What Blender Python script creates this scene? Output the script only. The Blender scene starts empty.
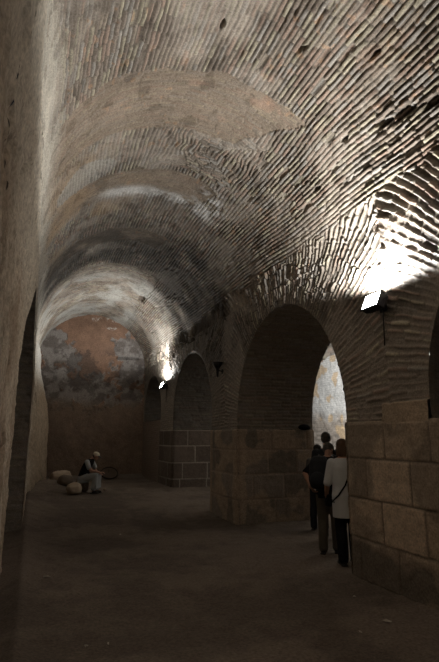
import bpy, bmesh, math, random
import numpy as np
from mathutils import Vector, Matrix
random.seed(7)
PI = math.pi
SC = bpy.context.scene
COL = SC.collection
# ------------------------------------------------------------------ noise (numpy)
def _h(ix, iy, iz, seed):
    n = (ix.astype(np.int64)*374761393 + iy.astype(np.int64)*668265263 + iz.astype(np.int64)*2147483647 + seed*974711) & 0xffffffff
    n = ((n ^ (n >> 13))*1274126177) & 0xffffffff
    n = ((n ^ (n >> 15))*2246822519) & 0xffffffff
    n = n ^ (n >> 16)
    return (n & 0xffffff)/float(0xffffff)
def h2(a, b, seed):
    a = np.asarray(a, float); b = np.asarray(b, float)
    return _h(a+0*b, b+0*a, 0*(a+b), seed)
def vn(x, y, z, seed=0):
    x, y, z = np.broadcast_arrays(x, y, z)
    fx, fy, fz = np.floor(x), np.floor(y), np.floor(z)
    tx, ty, tz = x-fx, y-fy, z-fz
    tx = tx*tx*(3-2*tx); ty = ty*ty*(3-2*ty); tz = tz*tz*(3-2*tz)
    r = 0
    for a in (0, 1):
        for b in (0, 1):
            for c in (0, 1):
                w = (tx if a else 1-tx)*(ty if b else 1-ty)*(tz if c else 1-tz)
                r = r + w*_h(fx+a, fy+b, fz+c, seed)
    return r
def fbm(P, s, seed=0, o=4, g=.5):
    r = 0; am = 1; t = 0
    for k in range(o):
        r = r + am*vn(P[..., 0]*s+17*k, P[..., 1]*s+5*k, P[..., 2]*s, seed+k); t += am; am *= g; s = s*2.03
    return r/t
def sst(a, b, x):
    t = np.clip((x-a)/(b-a), 0, 1); return t*t*(3-2*t)
def mix(a, b, t):
    t = np.asarray(t)[..., None]; return a*(1-t)+b*t
def brick(u, v, cu, lv, seed, wu=.16, soft=.008, wv=.008):
    """u across the courses, v along them: brick mask, two random values per brick"""
    row = np.floor(u/cu); fu = u/cu-row
    ln = lv*(.75+.5*h2(row, 0*row, seed+3))
    vv = v/ln+h2(row, 0*row, seed+4)*7; col = np.floor(vv); fv = vv-col
    du = np.minimum(fu, 1-fu)*cu-wu*cu*(.6+.8*h2(row, col, seed+9)); dv = np.minimum(fv, 1-fv)*ln-wv
    m = sst(0, soft, du)*sst(0, soft, dv)
    return m, h2(row, col, seed+1), h2(row, col, seed+2), row
# ------------------------------------------------------------------ mesh helpers
def tag(o, label=None, cat=None, group=None, kind=None):
    if label: o['label'] = label
    if cat: o['category'] = cat
    if group: o['group'] = group
    if kind: o['kind'] = kind
    return o
def empty(name, loc, rz=0):
    o = bpy.data.objects.new(name, None); COL.objects.link(o)
    o.location = loc; o.rotation_euler = (0, 0, rz); o.empty_display_size = .1
    return o
def copy_tree(o, parent=None):
    c = o.copy(); COL.objects.link(c)
    if parent: c.parent = parent
    for ch in list(o.children): copy_tree(ch, c)
    return c
def grid(name, P, C, mat, keep=None, parent=None, closed=False, flip=False):
    nu, nv = P.shape[:2]
    idx = np.arange(nu*nv).reshape(nu, nv)
    if closed: idx = np.vstack([idx, idx[:1]])
    q = np.stack([idx[:-1, :-1], idx[1:, :-1], idx[1:, 1:], idx[:-1, 1:]], -1)
    if keep is not None: q = q[keep]
    q = q.reshape(-1, 4)
    if flip: q = q[:, ::-1]
    used = np.unique(q); rem = np.zeros(nu*nv, np.int64); rem[used] = np.arange(len(used))
    q = rem[q]
    V = P.reshape(-1, 3)[used]; Cc = C.reshape(-1, 3)[used]
    me = bpy.data.meshes.new(name)
    me.vertices.add(len(V)); me.vertices.foreach_set('co', V.astype(np.float32).ravel())
    me.loops.add(len(q)*4); me.loops.foreach_set('vertex_index', q.astype(np.int32).ravel())
    me.polygons.add(len(q)); me.polygons.foreach_set('loop_start', np.arange(0, len(q)*4, 4, dtype=np.int32))
    try: me.polygons.foreach_set('loop_total', np.full(len(q), 4, np.int32))
    except Exception: pass
    me.polygons.foreach_set('use_smooth', np.ones(len(q), bool))
    me.update(calc_edges=True)
    at = me.color_attributes.new('Col', 'FLOAT_COLOR', 'POINT')
    at.data.foreach_set('color', np.concatenate([np.clip(Cc, 0, 1), np.ones((len(Cc), 1))], 1).astype(np.float32).ravel())
    me.materials.append(mat)
    o = bpy.data.objects.new(name, me); COL.objects.link(o)
    if parent: o.parent = parent
    return o
def bobj(name, bm, mat, parent=None, smooth=True, mods=None, loc=None):
    me = bpy.data.meshes.new(name)
    bmesh.ops.recalc_face_normals(bm, faces=bm.faces)
    bm.to_mesh(me); bm.free()
    for p in me.polygons: p.use_smooth = smooth
    me.materials.append(mat)
    o = bpy.data.objects.new(name, me); COL.objects.link(o)
    if parent: o.parent = parent
    if loc: o.location = loc
    if mods:
        r = o.modifiers.new('Remesh', 'REMESH'); r.mode = 'VOXEL'; r.voxel_size = mods; r.use_smooth_shade = True
        s = o.modifiers.new('Smooth', 'SMOOTH'); s.iterations = 3; s.factor = .5
    return o
# ------------------------------------------------------------------ materials
def nodes(name):
    m = bpy.data.materials.new(name); m.use_nodes = True
    nt = m.node_tree; b = nt.nodes['Principled BSDF']
    return m, nt, b
def mat_attr(name, rough=.95, bs=60, bstr=.5, spec=.2, var=.4, dist=.01):
    m, nt, b = nodes(name); N = nt.nodes.new; L = nt.links.new
    at = N('ShaderNodeAttribute'); at.attribute_name = 'Col'
    tc = N('ShaderNodeTexCoord')
    n1 = N('ShaderNodeTexNoise'); n1.inputs['Scale'].default_value = bs; n1.inputs['Detail'].default_value = 6; n1.inputs['Roughness'].default_value = .7
    L(tc.outputs['Object'], n1.inputs['Vector'])
    mr = N('ShaderNodeMapRange'); mr.inputs['From Min'].default_value = .3; mr.inputs['From Max'].default_value = .7
    mr.inputs['To Min'].default_value = 1-var; mr.inputs['To Max'].default_value = 1+var
    L(n1.outputs['Fac'], mr.inputs['Value'])
    vm = N('ShaderNodeVectorMath'); vm.operation = 'SCALE'
    L(at.outputs['Color'], vm.inputs[0]); L(mr.outputs[0], vm.inputs['Scale']); L(vm.outputs[0], b.inputs['Base Color'])
    bp = N('ShaderNodeBump'); bp.inputs['Strength'].default_value = bstr; bp.inputs['Distance'].default_value = dist
    L(n1.outputs['Fac'], bp.inputs['Height']); L(bp.outputs[0], b.inputs['Normal'])
    b.inputs['Roughness'].default_value = rough; b.inputs['Specular IOR Level'].default_value = spec
    return m
def mat_plain(name, c, rough=.8, var=.15, bs=40, bstr=.2, spec=.3, metal=0):
    m, nt, b = nodes(name); N = nt.nodes.new; L = nt.links.new
    tc = N('ShaderNodeTexCoord')
    n1 = N('ShaderNodeTexNoise'); n1.inputs['Scale'].default_value = bs; n1.inputs['Detail'].default_value = 5
    L(tc.outputs['Object'], n1.inputs['Vector'])
    mx = N('ShaderNodeMix'); mx.data_type = 'RGBA'
    mx.inputs['A'].default_value = (*[x*(1-var) for x in c], 1); mx.inputs['B'].default_value = (*[min(1, x*(1+var)) for x in c], 1)
    L(n1.outputs['Fac'], mx.inputs['Factor']); L(mx.outputs['Result'], b.inputs['Base Color'])
    bp = N('ShaderNodeBump'); bp.inputs['Strength'].default_value = bstr; bp.inputs['Distance'].default_value = .005
    L(n1.outputs['Fac'], bp.inputs['Height']); L(bp.outputs[0], b.inputs['Normal'])
    b.inputs['Roughness'].default_value = rough; b.inputs['Specular IOR Level'].default_value = spec; b.inputs['Metallic'].default_value = metal
    return m
def mat_emit(name, c, s):
    m, nt, b = nodes(name)
    b.inputs['Base Color'].default_value = (*c, 1); b.inputs['Emission Color'].default_value = (*c, 1); b.inputs['Emission Strength'].default_value = s
    return m
M_BR = mat_attr('weathered_brick', bs=55, bstr=.6, spec=.25)
M_BW = mat_attr('lamp_lit_brick_wall', rough=.6, bs=45, bstr=.8, spec=.4, dist=.012)
M_ST = mat_attr('ashlar_stone', bs=40, bstr=.5)
M_PL = mat_attr('old_plaster', bs=30, bstr=.5)
M_DT = mat_attr('trodden_earth', bs=35, bstr=.7, var=.42)
M_ROCK = mat_plain('pale_rock', (.36, .29, .22), .95, .35, 9, .6)
M_ROCKD = mat_plain('dusty_rock', (.17, .135, .105), .95, .4, 9, .6)
M_SKIN = mat_plain('skin', (.42, .24, .17), .6, .12, 30, .1)
M_BLK = mat_plain('black_cloth', (.012, .012, .014), .95, .3, 60, .3, spec=.1)
M_NAVY = mat_plain('charcoal_nylon', (.02, .022, .028), .7, .3, 80, .3)
M_TROU = mat_plain('olive_grey_cloth', (.11, .095, .075), .95, .2, 60, .3, spec=.1)
M_GREY = mat_plain('grey_cloth', (.16, .15, .14), .95, .2, 60, .3, spec=.1)
M_WHT = mat_plain('white_cotton', (.62, .64, .66), .9, .08, 50, .2, spec=.1)
M_ROBE = mat_plain('pale_robe_cloth', (.34, .36, .37), .95, .1, 50, .3, spec=.1)
M_CAPW = mat_plain('pale_cap_cloth', (.62, .55, .42), .9, .1, 60, .2)
M_CAPG = mat_plain('grey_cap_cloth', (.12, .105, .09), .95, .15, 70, .3)
M_HAIRD = mat_plain('dark_hair', (.03, .024, .02), .7, .3, 120, .5)
M_HAIRB = mat_plain('brown_hair', (.11, .065, .04), .7, .3, 120, .5)
M_HAIRG = mat_plain('greying_hair', (.085, .075, .068), .7, .3, 120, .5)
M_SHOE = mat_plain('dark_leather', (.02, .017, .015), .6, .2, 40, .2)
M_METAL = mat_plain('black_painted_metal', (.015, .015, .016), .5, .1, 60, .1)
M_PAPER = mat_plain('dusty_paper', (.5, .46, .4), .9, .1, 40, .2)
M_BASK = mat_plain('dark_wicker', (.05, .04, .032), .9, .3, 60, .4)
M_BASKL = mat_plain('worn_wicker', (.11, .082, .062), .9, .3, 60, .4)
M_LENS = mat_emit('lit_lamp_glass', (1, .97, .92), 60)
M_LENSD = mat_plain('unlit_lamp_glass', (.03, .03, .03), .2, .05, 20, 0)
# ------------------------------------------------------------------ camera
CAM_H = 1.65; FPX = 500.0
pt = math.atan(106/FPX); ps = math.atan(186/FPX*math.cos(pt))
Fv = Vector((math.sin(ps)*math.cos(pt), math.cos(ps)*math.cos(pt), math.sin(pt)))
Rv = Vector((math.cos(ps), -math.sin(ps), 0)); Uv = Rv.cross(Fv)
cd = bpy.data.cameras.new('camera'); cam = bpy.data.objects.new('camera', cd); COL.objects.link(cam)
cam.matrix_world = Matrix(((Rv.x, Uv.x, -Fv.x, 0), (Rv.y, Uv.y, -Fv.y, 0), (Rv.z, Uv.z, -Fv.z, CAM_H), (0, 0, 0, 1)))
cd.sensor_fit = 'HORIZONTAL'; cd.sensor_width = 36; cd.lens = 36*FPX/439; cd.clip_start = .02; cd.clip_end = 100
SC.camera = cam
# ------------------------------------------------------------------ dimensions
XL, XR = -.12, 3.8            # faces of the side walls
XC, RAD, ZS = 1.84, 1.96, 4.15
YB, YE = -4.0, 18.7
XO, XA = 5.5, 9.0             # far side of the pier wall, outer wall of the side aisle
OPEN_R = [(-.2, 4.12, 2.1, 4.0), (5.62, 9.4, 1.9, 3.84), (10.95, 14.4, 2.2, 3.84), (15.95, 18.55, 2.5, 3.75)]
OPEN_L = [(5.6, 10.1, 1.6, 3.85)]
ZTOP = 1.8                     # top of the stone courses
def sd_open(Y, Z, op):
    y0, y1, zs, zc = op; c = (y0+y1)/2; a = (y1-y0)/2; b = zc-zs
    q = np.sqrt(((Y-c)/a)**2+(np.maximum(Z-zs, 0)/b)**2)
    return np.where(Z > zs, (q-1)*min(a, b), np.abs(Y-c)-a)
def snap(Y, Z, op, ins):
    y0, y1, zs, zc = op; c = (y0+y1)/2; a = (y1-y0)/2; b = zc-zs
    q = np.maximum(np.sqrt(((Y-c)/a)**2+(np.maximum(Z-zs, 0)/b)**2), 1e-6)
    up = Z > zs
    Y2 = np.where(up, c+(Y-c)/q, c+np.sign(Y-c)*a); Z2 = np.where(up, zs+(Z-zs)/q, Z)
    return np.where(ins, Y2, Y), np.where(ins, Z2, Z)
BRC = np.array([[.37, .315, .255], [.37, .28, .225], [.36, .335, .30], [.42, .38, .29], [.28, .235, .195]])
def brick_col(r, r2):
    k = np.floor(r*4.999).astype(int)
    return BRC[k]*(.82+.36*r2)[..., None]
def wobble(P, s, a, seed): return (fbm(P, s, seed, 2)-.5)*a
def centre_of(Y, ops):
    """nearest arch: centre, half width, spring height"""
    c = np.full(Y.shape, 1e9); best = np.full(Y.shape, 1e9); zs = np.zeros(Y.shape)
    for (y0, y1, z0, zc) in ops:
        d = np.abs(Y-(y0+y1)/2)-(y1-y0)/2*0
        t = d < best
        c = np.where(t, (y0+y1)/2, c); zs = np.where(t, z0, zs); best = np.where(t, d, best)
    return c, zs
# ------------------------------------------------------------------ vault (ceiling)
def vault(name, xc, rad, y0, y1, dy, na, parent=None, detail=True, side=False, kind='structure'):
    Y = np.arange(y0, y1+dy/2, dy); A = np.linspace(-.02, PI+.02, na)
    A, Y = np.meshgrid(A, Y, indexing='ij')
    S = A*rad
    base = np.stack([xc-rad*np.cos(A), Y, ZS+rad*np.sin(A)], -1)
    nrm = np.stack([np.cos(A), 0*A, -np.sin(A)], -1)
    wu = S+wobble(base, .6, .16, 11)+wobble(base, 3, .02, 12); wv = Y+wobble(base, .8, .12, 13)
    lm, l1, l2, lrow = brick(wu, wv, .062, .29, 21, wu=.16, soft=.006, wv=.006)
    rm, r1, r2, rrow = brick(wv+wobble(base, 3, .03, 15), S, .052, .26, 31, wu=.16, soft=.01)
    # ring bands, where the courses run across the vault
    an = A/PI+wobble(base, 2.5, .03, 45); Yw = Y+wobble(base, 1.5, .14, 41)+wobble(base, 6, .14, 42)
    def band(ya, yb, a0=.08, a1=.72, f=.05):
        return sst(ya, ya+.03, Yw)*(1-sst(yb-.03, yb, Yw))*sst(a0, a0+.01, an)*(1-sst(a1, a1+.01, an+(Yw-ya)*f))
    ring = np.maximum.reduce([band(5.12, 6.4, f=.09), band(7.6, 8.5, .05, .66), band(10.2, 11.0, .05, .62), band(12.6, 30, .0, .68, 0), band(-5, 1.2)])
    # nested squares between the rings
    dd = np.maximum(np.abs(Yw-6.75), np.abs((an-.57))*6.1*.9)
    dia = (dd < .72)
    dm, d1, d2, drow = brick(dd, np.where(np.abs(Yw-6.75) > np.abs(an-.57)*5.5, S, Y), .06, .22, 51)
    isr = ring > .5

    m = np.where(isr, rm, lm); q1 = np.where(isr, r1, l1); q2 = np.where(isr, r2, l2)
    m = np.where(dia & ~isr, dm, m); q1 = np.where(dia & ~isr, d1, q1); q2 = np.where(dia & ~isr, d2, q2)
    wear = fbm(base, 1.3, 61); fine = fbm(base, 14, 65, 3)
    lump = fbm(base, .6, 71, 3)-.5
    # mortar-smeared zones lose their relief
    smear = sst(.46, .66, wear)*.75
    smear = np.maximum(smear, sst(.0, .5, 1-np.abs(an)*6)*.8)           # plastered left haunch
    smear = np.where(isr & (Y < 12), np.maximum(smear, .62), smear)
    flank = sst(.7, .86, an)*(1-smear*.6)
    rel = (.016+.012*flank)*(1-.75*smear)
    hole = (q2 < .035) & (smear < .6)
    che = np.zeros(m.shape, bool)
    if not side:
        t_ = (PI-A)*rad; che = (t_ < .40+wobble(base, 2.2, .3, 43)+wobble(base, 9, .12, 44)) & (Y > 0)
        cc, zz_ = centre_of(Y, OPEN_R)
        ang = np.arctan2(ZS+t_-zz_, np.abs(Y-cc)); rr_ = np.hypot(ZS+t_-zz_, Y-cc)
        bw = np.stack([XR+0*Y, Y, ZS+t_], -1)
        km, k1, k2, _ = brick(ang*1.95+wobble(bw, 1.2, .05, 111)+wobble(bw, 5, .02, 112), rr_, .064, .27, 121, wu=.2, soft=.012, wv=.004)
        m = np.where(che, km, m); q1 = np.where(che, k1, q1); q2 = np.where(che, k2, q2); rel = np.where(che, rel*1.5, rel)
    crk = sst(.3, .7, fbm(base, 8, 141, 3))
    hgt = m*rel*(.3+1.1*q1)*(.6+.5*crk)+(fine-.5)*.018-hole*m*.03+lump*.10-.009*isr
    hgt = hgt-(1-m)*rel*.6
    P = base+nrm*hgt[..., None]
    bc = brick_col(q1, q2); mo = np.array([.37, .325, .275])*(.85+.3*fine)[..., None]
    mo = mix(np.array([.15, .125, .10])*(.6+.8*fine)[..., None], mo, np.clip(smear*1.25+.15, 0, 1))
    C = mix(mo, bc, m*(1-.65*smear))
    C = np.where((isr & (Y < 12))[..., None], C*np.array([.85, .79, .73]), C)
    if side:
        C = C*np.array([1, 1, 1.])
    else:
        # red lumps near the crown
        red = sst(.60, .68, fbm(base, 3.2, 81, 3))*sst(.35, .5, an)*(1-sst(.65, .8, an))*(Y < 6)
        C = mix(C, np.array([.46, .30, .22]), red*.45)
        chip = sst(.84, .9, vn(S*14, Y*11, 0*S, 83))*sst(.5, .6, fbm(base, 1.1, 84, 2)); C = mix(C, np.array([.50, .32, .20]), chip*.5)
        # ochre wash on the left of the rings
        och = sst(.45, .6, fbm(base, 1.1, 85, 3))*(1-sst(.3, .5, an))*sst(6, 7, Y)*(1-sst(10.5, 12, Y))
        C = mix(C, np.array([.47, .33, .20]), och*.5)
        # grey cement repair with rounded ends
        e = ((an-.235)/.105)**2+((Y-7.25)/.42)**2+(wear-.5)*1.2
        C = mix(C, np.array([.42, .40, .36]), (1-sst(.9, 1.1, e))*.75)
        # white salt bloom along the ring at mid bay
        sal = np.exp(-((Y-8.5-.5*(an-.55))/.16)**2)*sst(.28, .40, an)*(1-sst(.66, .72, an))*sst(.35, .55, fbm(base, 4, 87))
        sal = np.maximum(sal, np.exp(-((Y-8.2)/.5)**2-((an-.66)/.05)**2)*sst(.45, .6, fbm(base, 8, 88)))
        C = mix(C, np.array([.75, .74, .72]), np.clip(sal*1.2, 0, .85))
        # sooty tone and painted shade between the bays, pale lime on the far bay and the left haunch
        soot_shade = np.maximum(sst(9.4, 10.8, Yw)*(1-sst(12.4, 13.2, Yw)), sst(.62, .72, an)*sst(9.2, 10.4, Yw)*(1-sst(13.2, 14.4, Yw)))*sst(.2, .55, fbm(base, 1.6, 89))
        C = C*(1-.72*soot_shade)[..., None]  # unlit stretch and right flank darkened in the colour too
        lime = sst(13, 14, Yw)*sst(.40, .62, fbm(base, 1.4, 90))*(1-.6*sst(.68, .75, an))
        C = mix(C, np.array([.50, .50, .47]), lime*.7)
        lft = (1-sst(.05, .16, an+(wear-.5)*.12))
        C = mix(C, np.array([.60, .56, .48])*(.8+.4*fine)[..., None], lft*.8)
        # bigger holes
        for (hy, ha, rr) in ((14.9, .67, .13), (3.85, .835, .075), (4.15, .832, .05), (3.5, .853, .06), (5.68, .84, .035), (3.72, .722, .03), (4.28, .625, .035), (4.78, .80, .035), (9.2, .3, .05), (5.0, .30, .03), (3.6, .25, .03), (4.4, .46, .03)):
            d = np.sqrt(((Y-hy)/2.6)**2+((an-ha)*6.1)**2)/rr+(fine-.5)
            k = 1-sst(.6, 1.1, d); P = P-nrm*(k*.07)[..., None]; C = C*(1-.5*k)[..., None]
    mot = fbm(base, 2.1, 95, 5, .6); C = C*(.9*(.62+.76*mot))[..., None]
    C = mix(C, C*np.array([.45, .42, .40]), sst(.58, .66, fbm(base, 5, 97, 4, .6))*.5)
    return grid(name, P, C, M_BR, parent=parent)
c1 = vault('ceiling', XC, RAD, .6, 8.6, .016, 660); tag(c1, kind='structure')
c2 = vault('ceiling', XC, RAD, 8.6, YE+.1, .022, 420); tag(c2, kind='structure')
c3 = vault('ceiling', XC, RAD, YB, .6, .06, 100); tag(c3, kind='structure')
c4 = vault('ceiling_aisle', (XO+XA)/2, (XA-XO)/2, YB, 20.6, .06, 100, side=True); tag(c4, kind='structure')
# ------------------------------------------------------------------ side walls with arched openings
def wall_grid(name, X, sgn, y0, y1, z0, z1, d, ops, kind, extra_cut=None, parent=None):
    Y = np.arange(y0, y1+d/2, d); Z = np.arange(z0, z1+d/2, d)
    Y, Z = np.meshgrid(Y, Z, indexing='ij'); Y = Y.copy(); Z = Z.copy()
    ins = np.zeros(Y.shape, bool); sd = np.full(Y.shape, 9.)
    for op in ops:
        s = sd_open(Y, Z, op)
        if op is OPEN_R[3] : s = np.where(Z < 2.2, np.maximum(s, 2.2-Z), s)
        ins |= s < 0; sd = np.minimum(sd, s)
    cut = ins.copy()
    if extra_cut is not None: cut |= extra_cut(Y, Z)
    keep = ~(cut[:-1, :-1] & cut[1:, :-1] & cut[1:, 1:] & cut[:-1, 1:])
    for op in ops:
        s = sd_open(Y, Z, op); t = s < 0
        if op is OPEN_R[3]:
            low = t & (Z < 2.6) & (Z-2.2 < -s)
            Z = np.where(low & (Z > 2.2), 2.2, Z); t = t & ~low & (Z > 2.2)
        Y, Z = snap(Y, Z, op, t)
    base = np.stack([X+0*Y, Y, Z], -1)
    fine = fbm(base, 14, 165, 3); wear = fbm(base, 1.6, 161); lump = fbm(base, .6, 71, 3)-.5
    edge = sst(0, .06, np.abs(sd))
    if kind == 'brick':
        c, zs = centre_of(Y, ops)
        ang = np.arctan2(np.maximum(Z-zs, 0)*1.0, np.abs(Y-c))
        rr = np.sqrt((Y-c)**2+np.maximum(Z-zs, 0)**2)
        isn = Z < zs
        u = np.where(isn, Z-zs, ang*1.95)+wobble(base, 1.2, .05, 111)+wobble(base, 5, .02, 112)
        v = np.where(isn, np.abs(Y-c), rr)
        m, q1, q2, row = brick(u, v, .064, .27, 121, wu=.25, soft=.012, wv=.004)
        hm, h1, h3, hrow = brick(Z+wobble(base, 1.2, .08, 113), Y, .068, .25, 131, wu=.18)
        hz = Z > 9
        m = np.where(hz, hm, m); q1 = np.where(hz, h1, q1); q2 = np.where(hz, h3, q2)
        smear = sst(.46, .64, wear)*.75
        # strong relief round the nearest lamp, flatter low down on the piers
        rel = (.020+.014*sst(2.9, 3.6, Z))*(1-.7*smear)
        cr = sst(.35, .75, fbm(base, 9, 141, 3))
        hgt = m*rel*(.5+.7*q1)*(.45+.75*cr)+(fine-.5)*.02+lump*.10*sst(3.2, 4.1, Z)
        hgt = hgt*(.25+.75*edge)-(q2 < .03)*m*.02*edge
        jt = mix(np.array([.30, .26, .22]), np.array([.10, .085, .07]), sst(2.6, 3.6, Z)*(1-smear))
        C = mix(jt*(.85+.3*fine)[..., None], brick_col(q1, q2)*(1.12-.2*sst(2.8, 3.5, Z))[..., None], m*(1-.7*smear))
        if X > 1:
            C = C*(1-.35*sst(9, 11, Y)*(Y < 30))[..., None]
            # extra thin course of pale blocks on the nearest pier
            pb = ((Y < 4.86+.04*(fine-.5)) & (Y > 4.0) & (Z < 2.03+.03*(fine-.5)))
            C = np.where(pb[..., None], np.array([.47, .37, .27])*(.7+.6*wear)[..., None], C)
            hgt = np.where(pb, .035+(fine-.5)*.01, hgt)
    else:
        cr = fbm(base*np.array([1, 1, .55]), 4, 145, 4)
        hgt = (cr-.5)*.08+(fine-.5)*.045
        crk = np.abs(fbm(base*np.array([1, 1.6, .4]), 2.6, 149, 3)-.5)
        hgt = (hgt-.035*(1-sst(0, .025, crk)))*edge
        C = mix(np.array([.36, .285, .215]), np.array([.54, .47, .38]), sst(.35, .62, wear+.25*(fine-.5)))
        up = sst(2.7, 3.4, Z)
        C = mix(C, np.array([.60, .56, .48])*(.75+.5*fine)[..., None], up*.7)
    P = base.copy(); P[..., 0] = X+sgn*hgt
    return P, C, keep, base, fine, wear
# right wall
def cutR(Y, Z):
    c = np.zeros(Y.shape, bool)
    for a, b in ((3.9, 5.67), (9.35, 11.0), (14.35, 16.0)): c |= (Y > a) & (Y < b) & (Z < 1.72)
    return c
wr = None
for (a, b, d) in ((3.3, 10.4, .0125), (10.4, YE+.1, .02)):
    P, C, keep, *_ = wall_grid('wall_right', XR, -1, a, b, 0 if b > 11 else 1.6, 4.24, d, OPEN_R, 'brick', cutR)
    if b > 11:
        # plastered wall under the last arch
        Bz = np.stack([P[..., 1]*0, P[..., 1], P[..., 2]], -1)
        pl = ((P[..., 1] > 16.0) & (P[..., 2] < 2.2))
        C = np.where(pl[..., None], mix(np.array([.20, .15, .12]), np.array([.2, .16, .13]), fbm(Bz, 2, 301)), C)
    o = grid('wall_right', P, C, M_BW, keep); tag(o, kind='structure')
    if wr is None: wr = o
P, C, keep, *_ = wall_grid('wall_right', XR, -1, YB, 3.3, 0, 4.24, .04, OPEN_R, 'brick'); tag(grid('wall_right', P, C, M_BR, keep), kind='structure')
P, C, keep, *_ = wall_grid('wall_aisle', XO, 1, YB, 20.6, 0, 4.24, .05, OPEN_R, 'brick'); tag(grid('wall_aisle', P, C, M_BR, keep), kind='structure')
# left wall
def left_shape(P, base):
    Y, Z = base[..., 1], base[..., 2]
    P = P.copy()
    P[..., 0] += (-.085*(1-sst(5.7, 6.6, Y))+.03*sst(9, 10, Y))*(1-sst(3.0, 3.9, Z))
    bul = sst(13.6, 17.6, Y)*.30+sst(13.9, 14.6, Y)*.12
    P[..., 0] += bul*(1-.85*sst(1.9, 4.1, Z))*(1+.35*(fbm(base, .9, 401, 3)-.5))
    P[..., 0] += .10*sst(13.6, 17, Y)
    return P
wl = None
for (a, b, d) in ((2.2, 10.6, .016), (10.6, YE+.1, .03)):
    P, C, keep, base, fine, wear = wall_grid('wall_left', XL, 1, a, b, 0, 4.26, d, OPEN_L, 'plaster')
    Y, Z = base[..., 1], base[..., 2]
    P = left_shape(P, base)
    if b > 11:
        C = mix(C, np.array([.30, .235, .165])*(.6+.8*fine)[..., None], sst(13.5, 14.5, Y)*(1-sst(2.6, 3.4, Z))*.9)
        C = mix(C, np.array([.52, .51, .48]), sst(13.5, 15, Y)*sst(3.0, 3.7, Z)*.7)
    o = grid('wall_left', P, C, M_PL, keep, flip=True); tag(o, kind='structure')
    if wl is None: wl = o
P, C, keep, base, *_ = wall_grid('wall_left', XL, 1, YB, 2.2, 0, 4.26, .05, OPEN_L, 'plaster'); P = left_shape(P, base)
tag(grid('wall_left', P, C, M_PL, keep, flip=True), kind='structure')
# soffits and jambs of the arches: parts of the walls
def soffit(op, xa, xb, d, parent, zb=0., seed=0, dark=1., mat=None):
    y0, y1, zs, zc = op; c = (y0+y1)/2; a = (y1-y0)/2; b = zc-zs
    n1 = max(2, int((zs-zb)/d)); n2 = int(PI*(a+b)/2/d)
    path = [(y0, zb+(zs-zb)*i/n1, 1, 0) for i in range(n1)]
    for i in range(n2+1):
        t = PI-PI*i/n2; path.append((c+a*math.cos(t), zs+b*math.sin(t), -math.cos(t), -math.sin(t)))
    path += [(y1, zs-(zs-zb)*i/n1, -1, 0) for i in range(1, n1+1)]
    path = np.array(path)
    seg = np.r_[0, np.cumsum(np.hypot(np.diff(path[:, 0]), np.diff(path[:, 1])))]
    Xs = np.arange(xa, xb+d/2, d)
    S, X = np.meshgrid(seg, Xs, indexing='ij')
    base = np.stack([X, path[:, 0][:, None]+0*X, path[:, 1][:, None]+0*X], -1)
    nrm = np.stack([0*X, path[:, 2][:, None]+0*X, path[:, 3][:, None]+0*X], -1)
    m, q1, q2, row = brick(S+wobble(base, 2, .04, seed+5), X, .07, .28, seed+201)
    fine = fbm(base, 12, seed+7, 3)
    e = np.minimum(sst(0, .05, X-xa), 1)
    ez = np.where((X-xa < .03) | (xb-X < .03), 1, 0)
    if xb < 1:
        sh = (-.085*(1-sst(5.7, 6.6, base[..., 1]))+.03*sst(9, 10, base[..., 1]))*(1-sst(3.0, 3.9, base[..., 2]))
        base = base.copy(); base[..., 0] += sh*(X+1.3)/1.17
    h = (m*.016*(.5+q1)+(fine-.5)*.02)*e+ez*(q1-.5)*.045*m
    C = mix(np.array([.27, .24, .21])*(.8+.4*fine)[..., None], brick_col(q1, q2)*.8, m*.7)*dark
    P = base+nrm*h[..., None]
    return grid('arch_soffit', P, C, mat or M_BR, parent=parent)
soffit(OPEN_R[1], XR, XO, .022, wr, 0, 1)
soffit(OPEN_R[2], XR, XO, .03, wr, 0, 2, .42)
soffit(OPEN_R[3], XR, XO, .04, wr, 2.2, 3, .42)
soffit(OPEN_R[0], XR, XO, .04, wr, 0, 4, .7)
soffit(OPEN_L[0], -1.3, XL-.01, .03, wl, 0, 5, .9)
def rect_grid(o, u, v, nu, nv, col, amp, s=3, seed=0):
    U, V = np.meshgrid(np.linspace(0, 1, nu), np.linspace(0, 1, nv), indexing='ij')
    o, u, v = map(np.array, (o, u, v)); base = o+U[..., None]*u+V[..., None]*v
    n = np.cross(u, v); n = n/np.linalg.norm(n)
    f = fbm(base, s, seed); C = np.array(col)*(.6+.8*f)[..., None]
    return base+n*((f-.5)*amp)[..., None], C, base
P, C, b_ = rect_grid((-1.3, 5.2, 0), (0, 5.3, 0), (0, 0, 4.3), 80, 60, (.3, .24, .19), .1); grid('niche_back', P, C, M_PL, parent=wl)
# sill of the last arch
P, C, b_ = rect_grid((XR-.02, 16.0, 2.2), (0, 2.7, 0), (1.8, 0, 0), 60, 40, (.2, .17, .14), .03); grid('sill', P, C, M_ST, parent=wr)
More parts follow.
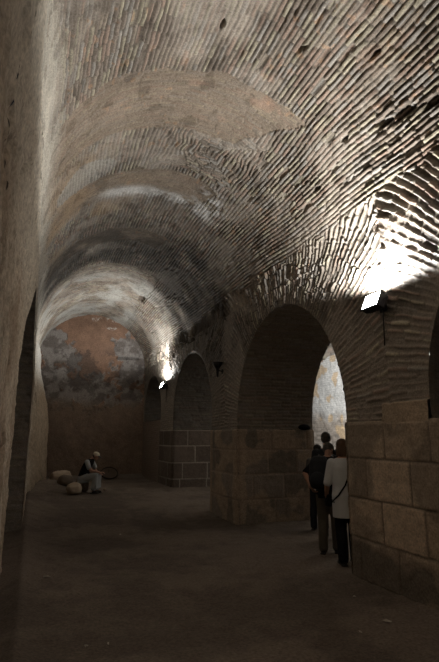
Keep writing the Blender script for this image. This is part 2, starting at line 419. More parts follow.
# ------------------------------------------------------------------ stone piers (parts of the right wall)
def stone_pier(y0, y1, ztop, d, seed, style):
    x0, x1 = XR-.035, XO+.03
    per = []
    def seg(p, q, n):
        L = math.hypot(q[0]-p[0], q[1]-p[1]); k = max(2, int(L/d))
        for i in range(k): t = i/k; per.append((p[0]+(q[0]-p[0])*t, p[1]+(q[1]-p[1])*t, n[0], n[1]))
    y0 -= .03; y1 += .03
    seg((x1, y0), (x0, y0), (0, -1)); seg((x0, y0), (x0, y1), (-1, 0)); seg((x0, y1), (x1, y1), (0, 1)); seg((x1, y1), (x1, y0), (1, 0))
    per = np.array(per); n = len(per)
    cs = np.r_[0, np.cumsum(np.hypot(*(np.diff(per[:, :2], axis=0)).T))]
    zz = np.arange(-.1, ztop+d/2, d)
    S, Z = np.meshgrid(cs, zz, indexing='ij')
    base = np.stack([per[:, 0][:, None]+0*Z, per[:, 1][:, None]+0*Z, Z], -1)
    nrm = np.stack([per[:, 2][:, None]+0*Z, per[:, 3][:, None]+0*Z, 0*Z], -1)
    CH = .465
    row = np.floor(Z/CH)
    ln = .62+.25*h2(row, 0*row, seed); vv = S/ln+h2(row, 0*row, seed+1)*3; col = np.floor(vv)
    du = np.abs(Z/CH-np.round(Z/CH))*CH; fv = vv-col; dv = np.minimum(fv, 1-fv)*ln
    jw = (.003 if style == 'near' else .006)+.005*h2(row, col, seed+5)
    m = sst(0, .012, du-jw*.7+.004*(vn(S*9, Z*9, 0*Z, seed)-.5))*sst(0, .012, dv-jw*.6)
    # distance to the vertical corners: weathered round
    cx = np.minimum(np.abs(base[..., 0]-x0), np.abs(base[..., 0]-x1))+np.minimum(np.abs(base[..., 1]-y0), np.abs(base[..., 1]-y1))
    fine = fbm(base, 12, seed+7, 3); big = fbm(base, 2.2, seed+8)
    r1, r2 = h2(row, col, seed+2), h2(row, col, seed+3)
    h = m*.012+(r1-.5)*.016+(fine-.5)*.018+(big-.5)*.03-.045*(1-sst(0, .09, cx))*(.4+fine)
    h = h-.02*sst(ztop-.03, ztop, Z)
    tan = np.array([.52, .42, .32]); grey = np.array([.28, .245, .21])
    if style == 'near':
        C = tan*(.78+.4*r1)[..., None]*(.8+.4*fine)[..., None]
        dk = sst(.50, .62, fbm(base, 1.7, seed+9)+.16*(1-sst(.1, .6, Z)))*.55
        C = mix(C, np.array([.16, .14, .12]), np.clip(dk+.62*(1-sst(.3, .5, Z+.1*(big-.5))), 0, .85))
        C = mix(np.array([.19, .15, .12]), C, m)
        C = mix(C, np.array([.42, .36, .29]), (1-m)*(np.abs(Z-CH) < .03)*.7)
    elif style == 'mid':
        pt_ = sst(.50, .56, fbm(base, 2.3, seed+9, 4))
        pt_ = np.maximum(pt_, (cx < .2+.15*(big-.5))*.9)
        C = mix(grey*(.8+.4*r1)[..., None], np.array([.46, .365, .275]), pt_*.85)*(.8+.4*fine)[..., None]
        C = mix(np.array([.38, .31, .25]), C, sst(0, 1, m))
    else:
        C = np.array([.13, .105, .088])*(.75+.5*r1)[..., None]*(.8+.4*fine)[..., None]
        C = mix(np.array([.36, .33, .29]), C, m)
    P = base+nrm*h[..., None]
    # top ledge ring: shrink last rows inward
    Pt = P[:, -1].copy(); ctr = np.array([(x0+x1)/2, (y0+y1)/2, 0])
    rows = [P]
    for f in (.1, .2, .6):
        q = Pt.copy(); q[:, :2] = q[:, :2]+(ctr[:2]-q[:, :2])*np.array([f, f*1.0]); q[:, 2] += .0
        rows.append(q[:, None, :])
    P2 = np.concatenate(rows, 1); C2 = np.concatenate([C]+[C[:, -1:]]*3, 1)
    return grid('stone_pier', P2, C2, M_ST, parent=wr, closed=True)
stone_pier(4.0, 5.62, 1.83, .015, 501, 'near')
stone_pier(9.4, 10.95, 1.80, .02, 521, 'mid')
stone_pier(14.4, 15.95, 1.86, .025, 541, 'far')
# ------------------------------------------------------------------ floor
def floor_z(X, Y):
    return .24*sst(9.5, 15.5, Y)*(1-sst(5, 6, X))+.03*sst(15, 18, Y)
x = np.concatenate([np.arange(-1.6, 6.0, .03), np.arange(6.0, 9.4, .12)])
y = np.concatenate([np.arange(YB-.1, 2, .12), np.arange(2, 19.2, .03)]); y = np.append(y, [20.7])
X, Y = np.meshgrid(x, y, indexing='ij'); B = np.stack([X, Y, 0*X], -1)
f1 = fbm(B, .8, 601, 4); f2 = fbm(B, 7, 605, 4)
def bank(X, Y):      # loose earth banked up against walls and piers
    b = .10*np.exp(-np.abs(X-XL-.1)/.22)
    b = b+.10*np.exp(-np.abs(Y-YE)/.45)+.22*np.exp(-((X-.6)/.55)**2-((Y-15.6)/1.5)**2)
    for (a, c) in ((4.0, 5.62), (9.4, 10.95), (14.4, 15.95)):
        dx = np.maximum(np.maximum(XR-X, X-XO), 0); dy = np.maximum(np.maximum(a-Y, Y-c), 0)
        b = b+.06*np.exp(-np.hypot(dx, dy)/.2)
    return b
Zf = floor_z(X, Y)+(f1-.5)*.06*sst(0, .8, np.abs(X)+.3)+(f2-.5)*.025+bank(X, Y)*(.6+.8*(f1))-.03
Cf = mix(np.array([.120, .098, .080]), np.array([.185, .152, .124]), sst(.35, .65, f1+.3*(f2-.5)))
Cf = mix(Cf, np.array([.18, .15, .12]), sst(.62, .72, fbm(B, 2.6, 611))*.4)
def ground(px, py):
    i = int(np.argmin(abs(x-px))); j = int(np.argmin(abs(y-py))); return float(Zf[i, j])
tag(grid('floor', np.stack([X, Y, Zf], -1), Cf, M_DT), kind='structure')
# ------------------------------------------------------------------ back wall
nx, nz = 300, 320
X, Z = np.meshgrid(np.linspace(-.6, XO+.1, nx), np.linspace(0, 6.4, nz), indexing='ij'); B = np.stack([X, YE+0*X, Z], -1)
g1 = fbm(B, 1.4, 701, 5, .55); g2 = fbm(B, 5, 705, 4); g3 = fbm(B, 1.0, 709, 4)
C = mix(np.array([.17, .105, .075]), np.array([.32, .20, .135]), sst(.3, .7, g2))
g4 = fbm(B, 3.6, 731, 6, .65)
def blob(cx, cz, rx, rz, e=.5):
    d = np.sqrt(((X-cx)/rx)**2+((Z-cz)/rz)**2)+(g1-.5)*2.6*e+(g4-.5)*2.4; return 1-sst(.86, .98, d)
top = sst(3.4, 4.6, Z)
C = mix(C, np.array([.25, .155, .108])*(.4+1.2*g4)[..., None], top*.8)
grey = np.maximum.reduce([blob(.35, 5.1, .5, .4), blob(3.4, 4.4, .5, .9), blob(.55, 4.6, .75, .55), blob(.5, 3.6, .8, .95), blob(3.1, 3.9, .65, .6), blob(3.0, 4.9, .55, .3), blob(2.0, 3.2, 1.2, .6), blob(3.3, 3.1, .5, .5)])
gc = mix(np.array([.15, .135, .125]), np.array([.27, .255, .24]), sst(.4, .6, fbm(B, 4.5, 715, 5)))
C = mix(C, gc, grey*.92)
edge = np.clip(1-np.abs(grey-.5)*2, 0, 1); C = mix(C, np.array([.50, .46, .42]), edge*.6*sst(.4, .6, g2))
C = mix(C, np.array([.06, .05, .045]), np.maximum(sst(.5, .62, g4)*sst(2.8, 3.4, Z)*(1-sst(4.6, 5.2, Z)), blob(1.5, 4.0, .6, .6, .6))*.6)
pale = np.maximum(blob(2.2, 5.95, .6, .13, .3), blob(2.45, 5.72, .25, .16, .3)); C = mix(C, np.array([.58, .56, .52]), pale*.8*sst(.47, .53, g4))
low = 1-sst(2.7, 3.1, Z+(g1-.5)*.5); C = mix(C, np.array([.21, .16, .122])*(.6+.8*g4)[..., None], low*.85)
slot = (np.abs(Z-4.55-(g2-.5)*.06) < .05) & (X > 2.7) & (X < 3.55)
h = (g1-.5)*.08+(g2-.5)*.03-.03*grey-.08*slot
C = np.where(slot[..., None], C*.6, C)
P = B.copy(); P[..., 1] = YE-h
tag(grid('wall_back', P, C, M_PL), kind='structure')
P, C, b_ = rect_grid((-1.6, YB, 0), (11, 0, 0), (0, 0, 6.6), 60, 40, (.3, .26, .22), .1); tag(grid('wall_front', P, C, M_PL), kind='structure')
# outer wall of the side aisle, and its far end
Y, Z = np.meshgrid(np.arange(YB, 20.7, .035), np.arange(0, 4.3, .035), indexing='ij'); B = np.stack([XA+0*Y, Y, Z], -1)
m, q1, q2, row = brick(Z+wobble(B, 1.5, .06, 801), Y, .075, .3, 803, soft=.02)
g = fbm(B, 1.4, 811); g2 = fbm(B, 4, 815); fine = fbm(B, 12, 819, 3)
C = mix(np.array([.36, .31, .26])*(.7+.6*q1)[..., None], np.array([.62, .61, .58]), np.clip(sst(2.1, 2.6, Z+(g-.5)*.7), 0, 1)*.9)
C = mix(C, np.array([.55, .40, .24]), sst(.62, .68, fbm(B, 3.1, 825, 2))*.8)
C = C*(.75+.5*fine)[..., None]*(.8+.2*m)[..., None]
P = B.copy(); P[..., 0] -= m*.012+(g-.5)*.1+(fine-.5)*.03
tag(grid('wall_aisle', P, C, M_PL), kind='structure')
P, C, b_ = rect_grid((XO-.1, 20.5, 0), (3.8, 0, 0), (0, 0, 6.4), 60, 80, (.42, .40, .37), .1); tag(grid('wall_aisle', P, C, M_PL), kind='structure')
# ------------------------------------------------------------------ shape helpers for small things
def cyl(bm, p, q, r1, r2, n=16, caps=True):
    p, q = Vector(p), Vector(q); d = q-p
    mtx = Matrix.Translation((p+q)/2) @ d.to_track_quat('Z', 'Y').to_matrix().to_4x4()
    bmesh.ops.create_cone(bm, cap_ends=caps, segments=n, radius1=r1, radius2=r2, depth=d.length, matrix=mtx)
def box(bm, c, s, rot=None, bev=0):
    m = Matrix.Translation(c) @ (rot.to_4x4() if rot else Matrix()) @ Matrix.Diagonal((*s, 1))
    r = bmesh.ops.create_cube(bm, size=1, matrix=m)
    if bev:
        es = list({e for v in r['verts'] for e in v.link_edges})
        bmesh.ops.bevel(bm, geom=es, offset=bev, segments=2, affect='EDGES', profile=.6)
def ell(bm, c, r, rot=None, u=20, v=14):
    m = Matrix.Translation(c) @ (rot.to_4x4() if rot else Matrix()) @ Matrix.Diagonal((*r, 1))
    bmesh.ops.create_uvsphere(bm, u_segments=u, v_segments=v, radius=1, matrix=m)
def limb(bm, pts):
    """tapering limb: points (x,y,z,r) joined by cones with round joints"""
    for i, a in enumerate(pts):
        ell(bm, a[:3], (a[3],)*3, u=16, v=10)
        if i: b = pts[i-1]; cyl(bm, b[:3], a[:3], b[3], a[3], 16)
def loft(bm, rings, n=24):
    """closed trunk from rings (cx,cy,cz,rx,ry)"""
    vs = [[bm.verts.new((cx+rx*math.cos(2*PI*k/n), cy+ry*math.sin(2*PI*k/n), cz)) for k in range(n)] for cx, cy, cz, rx, ry in rings]
    for a, b in zip(vs, vs[1:]):
        for k in range(n): bm.faces.new((a[k], a[(k+1) % n], b[(k+1) % n], b[k]))
    bm.faces.new(vs[0][::-1]); bm.faces.new(vs[-1])
# ------------------------------------------------------------------ lamps
def floodlight(name, loc, label, lit=True, size=1.0, face=-1, tilt=35):
    """wall floodlight: faces -X (face=-1) or +X, tipped upwards"""
    t = empty(name, loc, 0 if face < 0 else PI)
    s = size; rt = Matrix.Rotation(R(90-tilt)-PI/2-PI/2+PI/2, 3, 'Y')
    up = Matrix.Rotation(-R(90-tilt), 3, 'Y')     # local +Z -> towards -X and up
    d = up @ Vector((0, 0, 1))
    c = Vector((-.105*s, 0, .02*s))
    b = bmesh.new(); box(b, c, (.17*s, .26*s, .07*s), up, .012*s)
    for k in range(-4, 5): box(b, c-d*.045*s+Vector((0, k*.026*s, 0)), (.14*s, .006*s, .03*s), up)
    hs = bobj('housing', b, M_METAL, t, False)
    b = bmesh.new()
    for sx, sy, wx, wy in ((0, .125, .18, .016), (0, -.125, .18, .016), (.083, 0, .016, .26), (-.083, 0, .016, .26)):
        box(b, c+d*.04*s+up @ Vector((sx*s, sy*s, 0)), (wx*s, wy*s, .014*s), up)
    bobj('bezel', b, M_METAL, hs, False)
    b = bmesh.new(); box(b, c+d*.038*s, (.152*s, .236*s, .006*s), up); bobj('lens', b, M_LENS if lit else M_LENSD, t, False)
    b = bmesh.new(); box(b, (-.006*s, 0, 0), (.012*s, .10*s, .14*s), None, .003*s)
    for q in (-1, 1): cyl(b, (-.01*s, q*.045*s, 0), (c.x, q*.135*s, c.z), .008*s, .008*s, 8)
    bobj('bracket', b, M_METAL, t, False)
    b = bmesh.new(); cyl(b, (-.01*s, 0, -.05*s), (-.012*s, .01*s, -.40*s), .006*s, .006*s, 8); bobj('cable', b, M_METAL, t)
    tag(t, label, 'lamp'); return t, Vector(loc)+Vector(((1 if face < 0 else -1)*(c+d*.1*s).x, 0, (c+d*.1*s).z)), d
R = math.radians
def spot(name, loc, direction, W, ang=150, blend=.5, rad=.09, col=(1, .985, .95)):
    l = bpy.data.lights.new(name, 'SPOT'); l.energy = W; l.spot_size = R(ang); l.spot_blend = blend; l.shadow_soft_size = rad; l.color = col
    o = bpy.data.objects.new(name, l); COL.objects.link(o); o.location = loc
    o.rotation_euler = Vector(direction).to_track_quat('-Z', 'Y').to_euler(); return o
floodlight('wall_floodlight', (XR-.03, 4.70, 3.17), 'glaring white floodlight on the nearest pier, right of the big arch', size=1.2, tilt=24)
floodlight('wall_floodlight', (XR-.01, 15.2, 3.18), 'small bright white floodlight high on the farthest pier', size=1.2, tilt=24)
spot('lamp_near', (XR-.20, 4.70, 3.39), (.04, -.10, 1), 345, 177, .22, .07)
spot('lamp_far', (XR-.22, 15.2, 3.38), (-.14, -.06, 1), 320, 178, .4, .08)
# unlit lamp on the middle pier
t = empty('unlit_lamp', (XR-.015, 10.22, 3.05))
b = bmesh.new(); cyl(b, (-.11, 0, .06), (-.11, 0, .20), .045, .12, 20); o = bobj('shade', b, M_METAL, t)
b = bmesh.new(); cyl(b, (-.11, 0, -.12), (-.11, 0, .07), .022, .04, 14); cyl(b, (0, 0, 0), (-.11, 0, .03), .014, .014, 10); box(b, (0, 0, 0), (.02, .07, .10)); bobj('bracket', b, M_METAL, t, False)
b = bmesh.new(); ell(b, (-.11, 0, .17), (.085, .085, .03)); bobj('lens', b, M_LENSD, t)
tag(t, 'small black unlit wall lamp high on the middle pier, between two arches', 'lamp')
# a lamp of the side aisle, out of sight behind the middle pier, and an added fill behind the viewer
spot('lamp_aisle', (XO+.35, 10.0, 3.45), (.95, .35, .35), 1150, 135, .5, col=(.97, .99, 1))
spot('fill_behind', (XR-.25, -1.6, 3.42), (.1, -.5, 1), 260, 150, .4, .1)  # added fill without a lamp body, lifts the ambient by bounce
# ------------------------------------------------------------------ rocks and litter
def rock(name, px, py, s, seed, mat, label, rz=0, sink=.2, cat='rock', group=None, z=None, sub=4):
    bm = bmesh.new(); bmesh.ops.create_icosphere(bm, subdivisions=sub, radius=1)
    rnd = np.random.RandomState(seed)
    pl = [(Vector(rnd.normal(size=3)).normalized(), .72+.2*rnd.rand()) for _ in range(9)]
    co = np.array([v.co[:] for v in bm.verts])
    n = fbm(co+seed, 1.3, seed, 3)-.5
    n2 = fbm(co+seed, 6, seed+3, 3)-.5
    for v, a, c in zip(bm.verts, n, n2):
        p = v.co*(1+.5*float(a)+.12*float(c))
        for nn, dd in pl:
            e = p.dot(nn)-dd
            if e > 0: p = p-nn*e*.85
        v.co = Vector((p.x*s[0], p.y*s[1], p.z*s[2]))
    zz = (ground(px, py) if z is None else z)
    lo = min(v.co.z for v in bm.verts)
    for v in bm.verts: v.co.z -= lo+sink*s[2]
    o = bobj(name, bm, mat, None, True); o.location = (px, py, zz); o.rotation_euler = (0, 0, rz)
    tag(o, label, cat, group); return o
rock('rock', .82, 15.75, (.33, .2, .17), 3, M_ROCK, 'long pale rock lying against the left wall, behind the others', .1)
rock('rock', (.92), 15.0, (.22, .22, .17), 5, M_ROCKD, 'dark flat-topped rock between the pale rock and the rounded boulder', .4)
rock('boulder', 1.10, 14.0, (.20, .18, .17), 9, M_ROCK, 'rounded pale boulder in front, nearest to the viewer left of the seated man', .3, .08)
rock('seat_rock', 1.34, 14.55, (.20, .20, .21), 12, M_ROCKD, 'dark rock the seated man sits on', .1, .15)
rock('pebble', 1.95, 14.62, (.05, .04, .04), 17, M_ROCK, 'pebble on the ground just right of the seated man\'s feet', .2, .1, 'pebble', sub=2)
def scrap(px, py, s, seed, label):
    rnd = random.Random(seed); bm = bmesh.new(); n = 9; top = []; bot = []
    for k in range(n):
        a = 2*PI*k/n; r = s*(.5+.7*rnd.random()); zz = .004+.012*rnd.random()
        top.append(bm.verts.new((r*math.cos(a), r*.7*math.sin(a), zz+.003))); bot.append(bm.verts.new((r*math.cos(a), r*.7*math.sin(a), zz)))
    ct = bm.verts.new((0, 0, .022)); cb = bm.verts.new((0, 0, .018))
    for k in range(n):
        j = (k+1) % n
        bm.faces.new((top[k], top[j], ct)); bm.faces.new((bot[j], bot[k], cb)); bm.faces.new((top[k], bot[k], bot[j], top[j]))
    o = bobj('paper_scrap', bm, M_PAPER, None, False); o.location = (px, py, ground(px, py)+.005); o.rotation_euler = (0, 0, rnd.random()*6)
    tag(o, label, 'litter'); return o
scrap(.27, 6.75, .05, 1, 'pale crumpled paper scrap lying on the open floor at the left')
scrap(3.17, 4.2, .04, 2, 'white paper scrap on the ground close under the nearest stone pier')
scrap(.52, 4.6, .018, 3, 'tiny white scrap in the left foreground, left one of the close pair')
scrap(.70, 4.62, .018, 4, 'tiny white scrap in the left foreground, right one of the close pair')
scrap(2.80, 4.10, .018, 5, 'tiny white scrap in the right foreground, away from the pier')
scrap(3.33, 4.95, .022, 6, 'tiny pale scrap by the near corner of the nearest pier')
scrap(1.55, 9.3, .03, 7, 'small pale scrap on the mid floor towards the seated man')
# round sieve-like basket leaning on the back wall
t = empty('round_basket', (2.52, 17.7, ground(2.52, 17.7)+.03)); tl = Matrix.Rotation(R(38), 3, 'X')
b = bmesh.new(); N = 40
for k in range(N):
    a0, a1 = 2*PI*k/N, 2*PI*(k+1)/N
    cyl(b, tl @ Vector((.28*math.cos(a0), .28*math.sin(a0)+.28, .0)), tl @ Vector((.28*math.cos(a1), .28*math.sin(a1)+.28, .0)), .022, .022, 10)
bobj('rim', b, M_BASK, t)
b = bmesh.new(); prof = [(0, -.10), (.1, -.095), (.2, -.07), (.27, -.01)]; rings = []
for r_, z_ in prof[1:]: rings.append([b.verts.new(tl @ Vector((r_*math.cos(2*PI*k/N), r_*math.sin(2*PI*k/N)+.28, z_))) for k in range(N)])
c0 = b.verts.new(tl @ Vector((0, .28, -.10)))
for k in range(N): b.faces.new((c0, rings[0][k], rings[0][(k+1) % N]))
for p_, q_ in zip(rings, rings[1:]):
    for k in range(N): b.faces.new((p_[k], q_[k], q_[(k+1) % N], p_[(k+1) % N]))
o = bobj('bowl', b, M_BASKL, t); sm = o.modifiers.new('Solid', 'SOLIDIFY'); sm.thickness = .012
b = bmesh.new(); cyl(b, (0, .30, 0), tl @ Vector((0, .50, -.03)), .012, .012, 8); bobj('prop_stick', b, M_BASK, t)
tag(t, 'dark round shallow basket tipped up on the ground right of the seated man', 'basket')
# ------------------------------------------------------------------ people
def hand(bm, w, fwd, up, s=1., curl=.5, side=1):
    """hand at wrist w: palm along fwd, back of the hand towards up; five fingers"""
    w, f, u = Vector(w), Vector(fwd).normalized(), Vector(up).normalized()
    u = (u-f*u.dot(f)).normalized(); r = f.cross(u)*side
    rot = Matrix((r*side, f, u)).transposed()
    ell(bm, w+f*.045*s, (.04*s, .055*s, .017*s), rot)
    for k, (o_, l_) in enumerate(((-.03, .062), (-.01, .075), (.01, .078), (.029, .070))):
        base = w+f*.088*s+r*o_*s; p = [(*base, .0095*s)]
        dr = f.copy()
        for j, seg in enumerate((.45, .32, .23)):
            dr = (dr-u*curl*(.55+.25*j)).normalized(); base = base+dr*l_*seg*s; p.append((*base, (.009-.001*j)*s))
        limb(bm, p)
    b0 = w+f*.025*s+r*.032*s; b1 = b0+(f*.6+r*.7-u*.3).normalized()*.035*s; b2 = b1+(f*.9+r*.1-u*.4).normalized()*.03*s
    limb(bm, [(*b0, .013*s), (*b1, .0115*s), (*b2, .009*s)])
def head(bm, c, yaw_fwd, s=1.):
    """head centred at c looking along yaw_fwd (3-D direction)"""
    c = Vector(c); f = Vector(yaw_fwd).normalized(); r = f.cross(Vector((0, 0, 1))).normalized(); u = r.cross(f)
    rot = Matrix((r, f, u)).transposed()
    W = lambda x_, y_, z_: c+(r*x_+f*y_+u*z_)*s
    ell(bm, W(0, -.012, .025), (.076*s, .095*s, .088*s), rot, 28, 20)
    ell(bm, W(0, .018, -.045), (.056*s, .064*s, .068*s), rot, 24, 16)
    ell(bm, W(0, .060, -.088), (.026*s, .022*s, .022*s), rot)
    limb(bm, [(*W(0, .083, .012), .010*s), (*W(0, .102, -.022), .0135*s)])
    for q in (-1, 1):
        ell(bm, W(q*.078, -.008, -.005), (.010*s, .020*s, .032*s), rot)
        ell(bm, W(q*.030, .078, .028), (.022*s, .010*s, .009*s), rot)
        ell(bm, W(q*.045, .055, -.020), (.022*s, .02*s, .02*s), rot)
    ell(bm, W(0, .080, -.055), (.024*s, .008*s, .008*s), rot)
    return W, rot
def eyes(W, rot, s, root):
    for q in (-1, 1):
        b = bmesh.new(); ell(b, W(q*.030, .079, .010), (.012*s, .008*s, .007*s), rot, 12, 8); bobj('eye', b, M_HAIRD, root)
def hair_cap(W, rot, s, kind, mat, root):
    b = bmesh.new()
    if kind == 'short':
        ell(b, W(0, -.022, .040), (.084*s, .096*s, .086*s), rot, 28, 20)
        ell(b, W(0, -.050, -.015), (.070*s, .062*s, .070*s), rot)
        bobj('hair', b, mat, root, mods=.008*s)
    elif kind == 'long':
        ell(b, W(0, -.022, .036), (.088*s, .100*s, .090*s), rot, 28, 20)
        ell(b, W(0, -.060, -.06), (.085*s, .060*s, .12*s), rot)
        for q in (-1, 1): ell(b, W(q*.072, -.015, -.055), (.022*s, .05*s, .10*s), rot)
        bobj('hair', b, mat, root, mods=.008*s)
    elif kind == 'cap':
        hh = bmesh.new(); ell(hh, W(0, -.045, -.005), (.078*s, .072*s, .070*s), rot); bobj('hair', hh, M_HAIRG, root)
        ell(b, W(0, -.012, .058), (.090*s, .106*s, .072*s), rot, 28, 20); ell(b, W(0, -.012, .035), (.092*s, .108*s, .035*s), rot, 28, 12)
        cp = bobj('cap', b, mat, root, mods=.008*s)
        b2 = bmesh.new(); ell(b2, W(0, .105, .036), (.068*s, .075*s, .008*s), rot @ Matrix.Rotation(-.2, 3, 'X'))
        return cp, b2
    return None, None
def standing(label, loc, face, H, shirt, trousers, hairkind, hairmat, arms, look=(0, 1, -.1), lean=.06, shirt_len=.86, fat=1., step=.09, drop=0):
    """figure facing local +Y; arms = per side (elbow, wrist, palm dir, back of hand dir)"""
    k = H/1.75; root = empty('person', loc, math.atan2(-face[0], face[1])); f = fat
    ly = lambda z: lean*max(0, (z-.9))/.6
    S = lambda *p: tuple(q*k for q in p)
    b = bmesh.new()
    loft(b, [S(0, ly(z)+dy, z, rx*f, ry*f) for z, rx, ry, dy in ((.84, .15, .105, 0), (.95, .155, .11, -.005), (1.08, .135, .098, 0), (1.22, .15, .108, .005), (1.34, .165, .11, 0), (1.42, .155, .09, -.005), (1.47, .10, .065, -.01), (1.50, .055, .055, 0))])
    limb(b, [S(0, ly(1.47), 1.46, .058), S(0, ly(1.55)+.012, 1.56, .054)])
    for q in (-1, 1):
        st = step*q
        limb(b, [S(q*.09, 0, .88, .095*f), S(q*.10, .015+st*.4, .50, .062), S(q*.10, -.01+st, .30, .055), S(q*.10, -.02+st, .09, .038)])
        e, w, pf, pu = arms[0 if q < 0 else 1]
        limb(b, [S(q*.185, ly(1.40), 1.405, .056), (*[v*k for v in e], .043*k), (*[v*k for v in w], .028*k)])
        hand(b, [v*k for v in w], pf, pu, k, side=q)
    hc = S(0, ly(1.63)+.03+.05*(-look[2]), 1.635-drop)
    W, rt = head(b, hc, look, k)
    bobj('body', b, M_SKIN, root, mods=.0075)
    eyes(W, rt, k, root)
    cp, b2 = hair_cap(W, rt, k, hairkind, hairmat, root)
    if cp: bobj('cap_brim', b2, hairmat, cp)
    # shirt
    b = bmesh.new(); g = .018
    loft(b, [S(0, ly(z)+dy, z, rx*f+g, ry*f+g) for z, rx, ry, dy in ((shirt_len, .165, .125, 0), (.95, .168, .125, -.005), (1.08, .15, .115, 0), (1.22, .16, .118, .0), (1.34, .17, .115, 0), (1.42, .155, .092, -.005), (1.475, .09, .065, -.01))])
    for q in (-1, 1):
        e, w, _, _ = arms[0 if q < 0 else 1]; sh = (q*.18, ly(1.40), 1.40)
        end = [sh[i]+(e[i]-sh[i])*.93 for i in range(3)]
        limb(b, [S(*sh, .075), (*[v*k for v in end], .060*k)])
    for a_ in range(7):
        t_ = a_*2.4; cyl(b, S(.12*math.cos(t_), .10*math.sin(t_), shirt_len+.03), S(.15*math.cos(t_+.5), .11*math.sin(t_+.5), 1.2), .022, .012, 8)
    bobj('shirt', b, shirt, root, mods=.01)
    # trousers
    b = bmesh.new()
    loft(b, [S(0, 0, z, rx*f, ry*f) for z, rx, ry in ((.80, .165, .12), (.88, .168, .125), (.96, .16, .12))])
    for q in (-1, 1):
        st = step*q
        limb(b, [S(q*.088, 0, .86, .108*f), S(q*.10, .015+st*.4, .50, .082), S(q*.10, -.008+st, .30, .078), S(q*.10, -.018+st, .085, .072)])
        for j in range(3): ell(b, S(q*.10, -.018+st+.01*j, .10+.05*j), S(.076, .078, .018), Matrix.Rotation(.2*(-1)**j, 3, 'X'))
    bobj('trousers', b, trousers, root, mods=.01)
    for q in (-1, 1):
        st = step*q; b = bmesh.new()
        ell(b, S(q*.10, -.03+st, .05), S(.045, .055, .05)); ell(b, S(q*.105, .07+st, .038), S(.048, .10, .038)); box(b, Vector(S(q*.105, .03+st, .012)), S(.088, .27, .022), None, .008)
        bobj('shoe', b, M_SHOE, root, mods=.007)
    tag(root, label, 'person'); return root, k
# P1: black shirt, grey cap, rucksack
gz = ground
akimbo = ((-.35, -.09, 1.22), (-.26, -.20, 1.04), (.5, .2, -.8), (-.6, -.6, 0))
down_r = ((.23, .06, 1.13), (.17, .26, 1.02), (-.3, .9, .1), (.6, 0, .8))
down_l = ((-.23, .0, 1.12), (-.24, .12, .90), (0, .4, -.9), (-1, 0, 0))
p1, k1 = standing('person in a black shirt and grey cap with elbow out, wearing a rucksack', (4.22, 6.82, gz(4.22, 6.82)), (.62, .80), 1.62, M_BLK, M_TROU, 'cap', M_CAPG, (akimbo, down_r), (.35, .85, -.55), .20, .84, 1.1, step=.06, drop=.06)
p1r = math.atan2(-.62, .80)
# rucksack
t = empty('rucksack', (4.22, 6.82, gz(4.22, 6.82)), p1r); b = bmesh.new()
loft(b, [(-.09, -.22-.02*s_+.08*(z-.9), z, .15*w_, .085*w_) for z, w_, s_ in ((.92, .7, 0), (.95, .95, .5), (1.05, 1.08, 1), (1.2, 1.05, .8), (1.32, .92, .4), (1.39, .6, 0))])
bobj('bag', b, M_NAVY, t, mods=.012)
b = bmesh.new(); ell(b, (-.11, -.31, 1.06), (.11, .05, .11)); bobj('pocket', b, M_NAVY, t)
for q in (-1, 1):
    b = bmesh.new(); pts = [(q*.09-.04, -.15, 1.34), (q*.105-.01, -.01, 1.40), (q*.115, .12, 1.38), (q*.13, .20, 1.28), (q*.15, .165, 1.12), (q*.17, .02, 1.04), (q*.14, -.16, 1.0)]
    limb(b, [(*p, .013) for p in pts]); bobj('strap', b, M_NAVY, t)
tag(t, 'black rucksack on the back of the person in the grey cap', 'rucksack')
# P2: white shirt
p2, k2 = standing('person in a loose white shirt and black trousers, half hidden by the nearest pier', (4.08, 6.14, gz(4.08, 6.14)), (.30, .95), 1.63, M_WHT, M_BLK, 'long', M_HAIRB,
    (((-.27, .02, 1.10), (-.24, .20, .92), (.1, .5, -.8), (-1, 0, .1)), ((.25, .05, 1.12), (.18, .26, 1.0), (0, 1, 0), (1, 0, 0))), (.1, 1, -.15), .06, .64, 1.15, step=.04)
t = empty('shoulder_bag', (4.08, 6.14, gz(4.08, 6.14)), math.atan2(-.30, .95)); b = bmesh.new()
pts = [(-.02, .165, 1.20), (.04, .13, 1.34), (.105, .03, 1.485), (.10, -.085, 1.42), (.05, -.125, 1.30), (-.05, -.155, 1.10), (-.15, -.14, .96), (-.20, -.04, .88), (-.20, .10, .88)]
limb(b, [(*[v*k2 for v in p], .011) for p in pts]); bobj('strap', b, M_BLK, t)
b = bmesh.new(); box(b, Vector((-.20, .20, .80)), (.07, .20, .17), None, .03); bobj('bag', b, M_BLK, t)
tag(t, 'black shoulder bag with strap across the back of the white shirt', 'bag')
# P3, P4
p3, _ = standing('tall bareheaded person with short dark hair behind the grey-capped person', (4.78, 7.72, gz(4.78, 7.72)), (.5, .86), 1.76, M_NAVY, M_BLK, 'short', M_HAIRG, (down_l, down_r), (.2, 1, -.12), .05)
p4, _ = standing('short person in dark grey farthest into the arch, left of the group', (5.16, 8.68, gz(5.16, 8.68)), (.7, .7), 1.54, M_GREY, M_NAVY, 'short', M_HAIRD, (down_l, down_r), (.6, .8, -.2), .05)
# bundle on the pier ledge
b = bmesh.new(); ell(b, (0, 0, .05), (.13, .09, .06)); ell(b, (.09, .02, .04), (.07, .06, .045))
o = bobj('cloth_bundle', b, M_BLK, None, mods=.01); o.location = (5.28, 9.36, 1.80); tag(o, 'small dark bundle on the stone ledge of the middle pier', 'bundle')
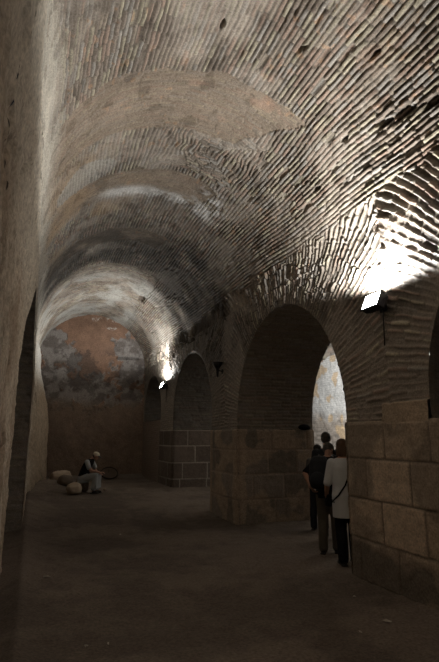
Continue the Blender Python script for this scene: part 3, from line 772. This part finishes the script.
# seated man, facing local +Y
t = empty('person', (1.36, 14.42, ground(1.5, 14.3)), R(-120)); t.scale = (.88, .88, .88); b = bmesh.new()
def FL(z): return .0 if z < .5 else (z-.5)*.42
loft(b, [(0, FL(z)+dy, z, rx, ry) for z, rx, ry, dy in ((.38, .16, .13, .0), (.48, .16, .13, 0), (.62, .14, .11, -.02), (.76, .15, .115, -.03), (.88, .165, .11, -.03), (.96, .15, .09, -.02), (1.01, .09, .06, 0), (1.03, .055, .05, .01))])
limb(b, [(0, .20, .98, .055), (0, .27, 1.05, .052)])
for q in (-1, 1):
    limb(b, [(q*.09, .02, .44, .09), (q*.12, .42, .50, .062), (q*.115, .40, .30, .052), (q*.11, .36, .09, .036)])
arm = {1: ((.22, .30, .68), (.14, .56, .62)), -1: ((-.24, .24, .68), (-.10, .42, .56))}
for q in (-1, 1):
    e, w = arm[q]; limb(b, [(q*.185, .17, .93, .054), (*e, .042), (*w, .027)]); hand(b, w, (-.2*q, 1, .05), (.2*q, 0, 1), 1, .7, q)
W, rt = head(b, (0, .36, 1.09), (0, 1, -.45), 1)
bobj('body', b, M_SKIN, t, mods=.0075); eyes(W, rt, 1, t)
cp, b2 = hair_cap(W, rt, 1, 'cap', M_CAPW, t); bo = bobj('cap_brim', b2, M_METAL, cp); bo['label'] = 'dark cap brim'
b = bmesh.new()
loft(b, [(0, FL(z)+dy, z, rx, ry) for z, rx, ry, dy in ((.30, .20, .17, -.02), (.42, .21, .17, -.02), (.62, .165, .135, -.03), (.76, .17, .135, -.035), (.88, .18, .125, -.03), (.96, .16, .10, -.02), (1.0, .09, .07, 0))])
for q in (-1, 1):
    limb(b, [(q*.185, .16, .92, .075), (q*.215, .24, .76, .07)])
    limb(b, [(q*.09, .0, .44, .115), (q*.12, .42, .51, .09), (q*.115, .41, .30, .085), (q*.11, .37, .17, .095)])
box(b, Vector((0, .38, .36)), (.22, .12, .34), None, .03)
for j in range(6): cyl(b, (-.15+.06*j, .46, .50), (-.16+.065*j, .47, .15), .02, .03, 8)
bobj('robe', b, M_ROBE, t, mods=.01)
b = bmesh.new()
loft(b, [(0, FL(z)+dy, z, rx, ry) for z, rx, ry, dy in ((.50, .19, .155, -.025), (.62, .185, .155, -.032), (.76, .19, .155, -.037), (.88, .20, .145, -.032), (.96, .175, .12, -.02), (1.015, .10, .085, 0))])
bobj('vest', b, M_BLK, t, mods=.01)
for q in (-1, 1):
    b = bmesh.new(); ell(b, (q*.11, .43, .045), (.045, .11, .035)); box(b, Vector((q*.11, .41, .012)), (.09, .26, .022), None, .008); bobj('sandal', b, M_SHOE, t, mods=.007)
tag(t, 'seated person on a rock in pale cap, black vest and light robe', 'person')
# ------------------------------------------------------------------ render look
w = bpy.data.worlds.new('world'); SC.world = w; w.use_nodes = True
w.node_tree.nodes['Background'].inputs[0].default_value = (.01, .01, .012, 1)
SC.view_settings.view_transform = 'Standard'; SC.view_settings.look = 'None'; SC.view_settings.gamma = 1; SC.view_settings.use_curve_mapping = False
SC.view_settings.exposure = .28
SC.cycles.max_bounces = 8; SC.cycles.diffuse_bounces = 6; SC.cycles.sample_clamp_indirect = 6
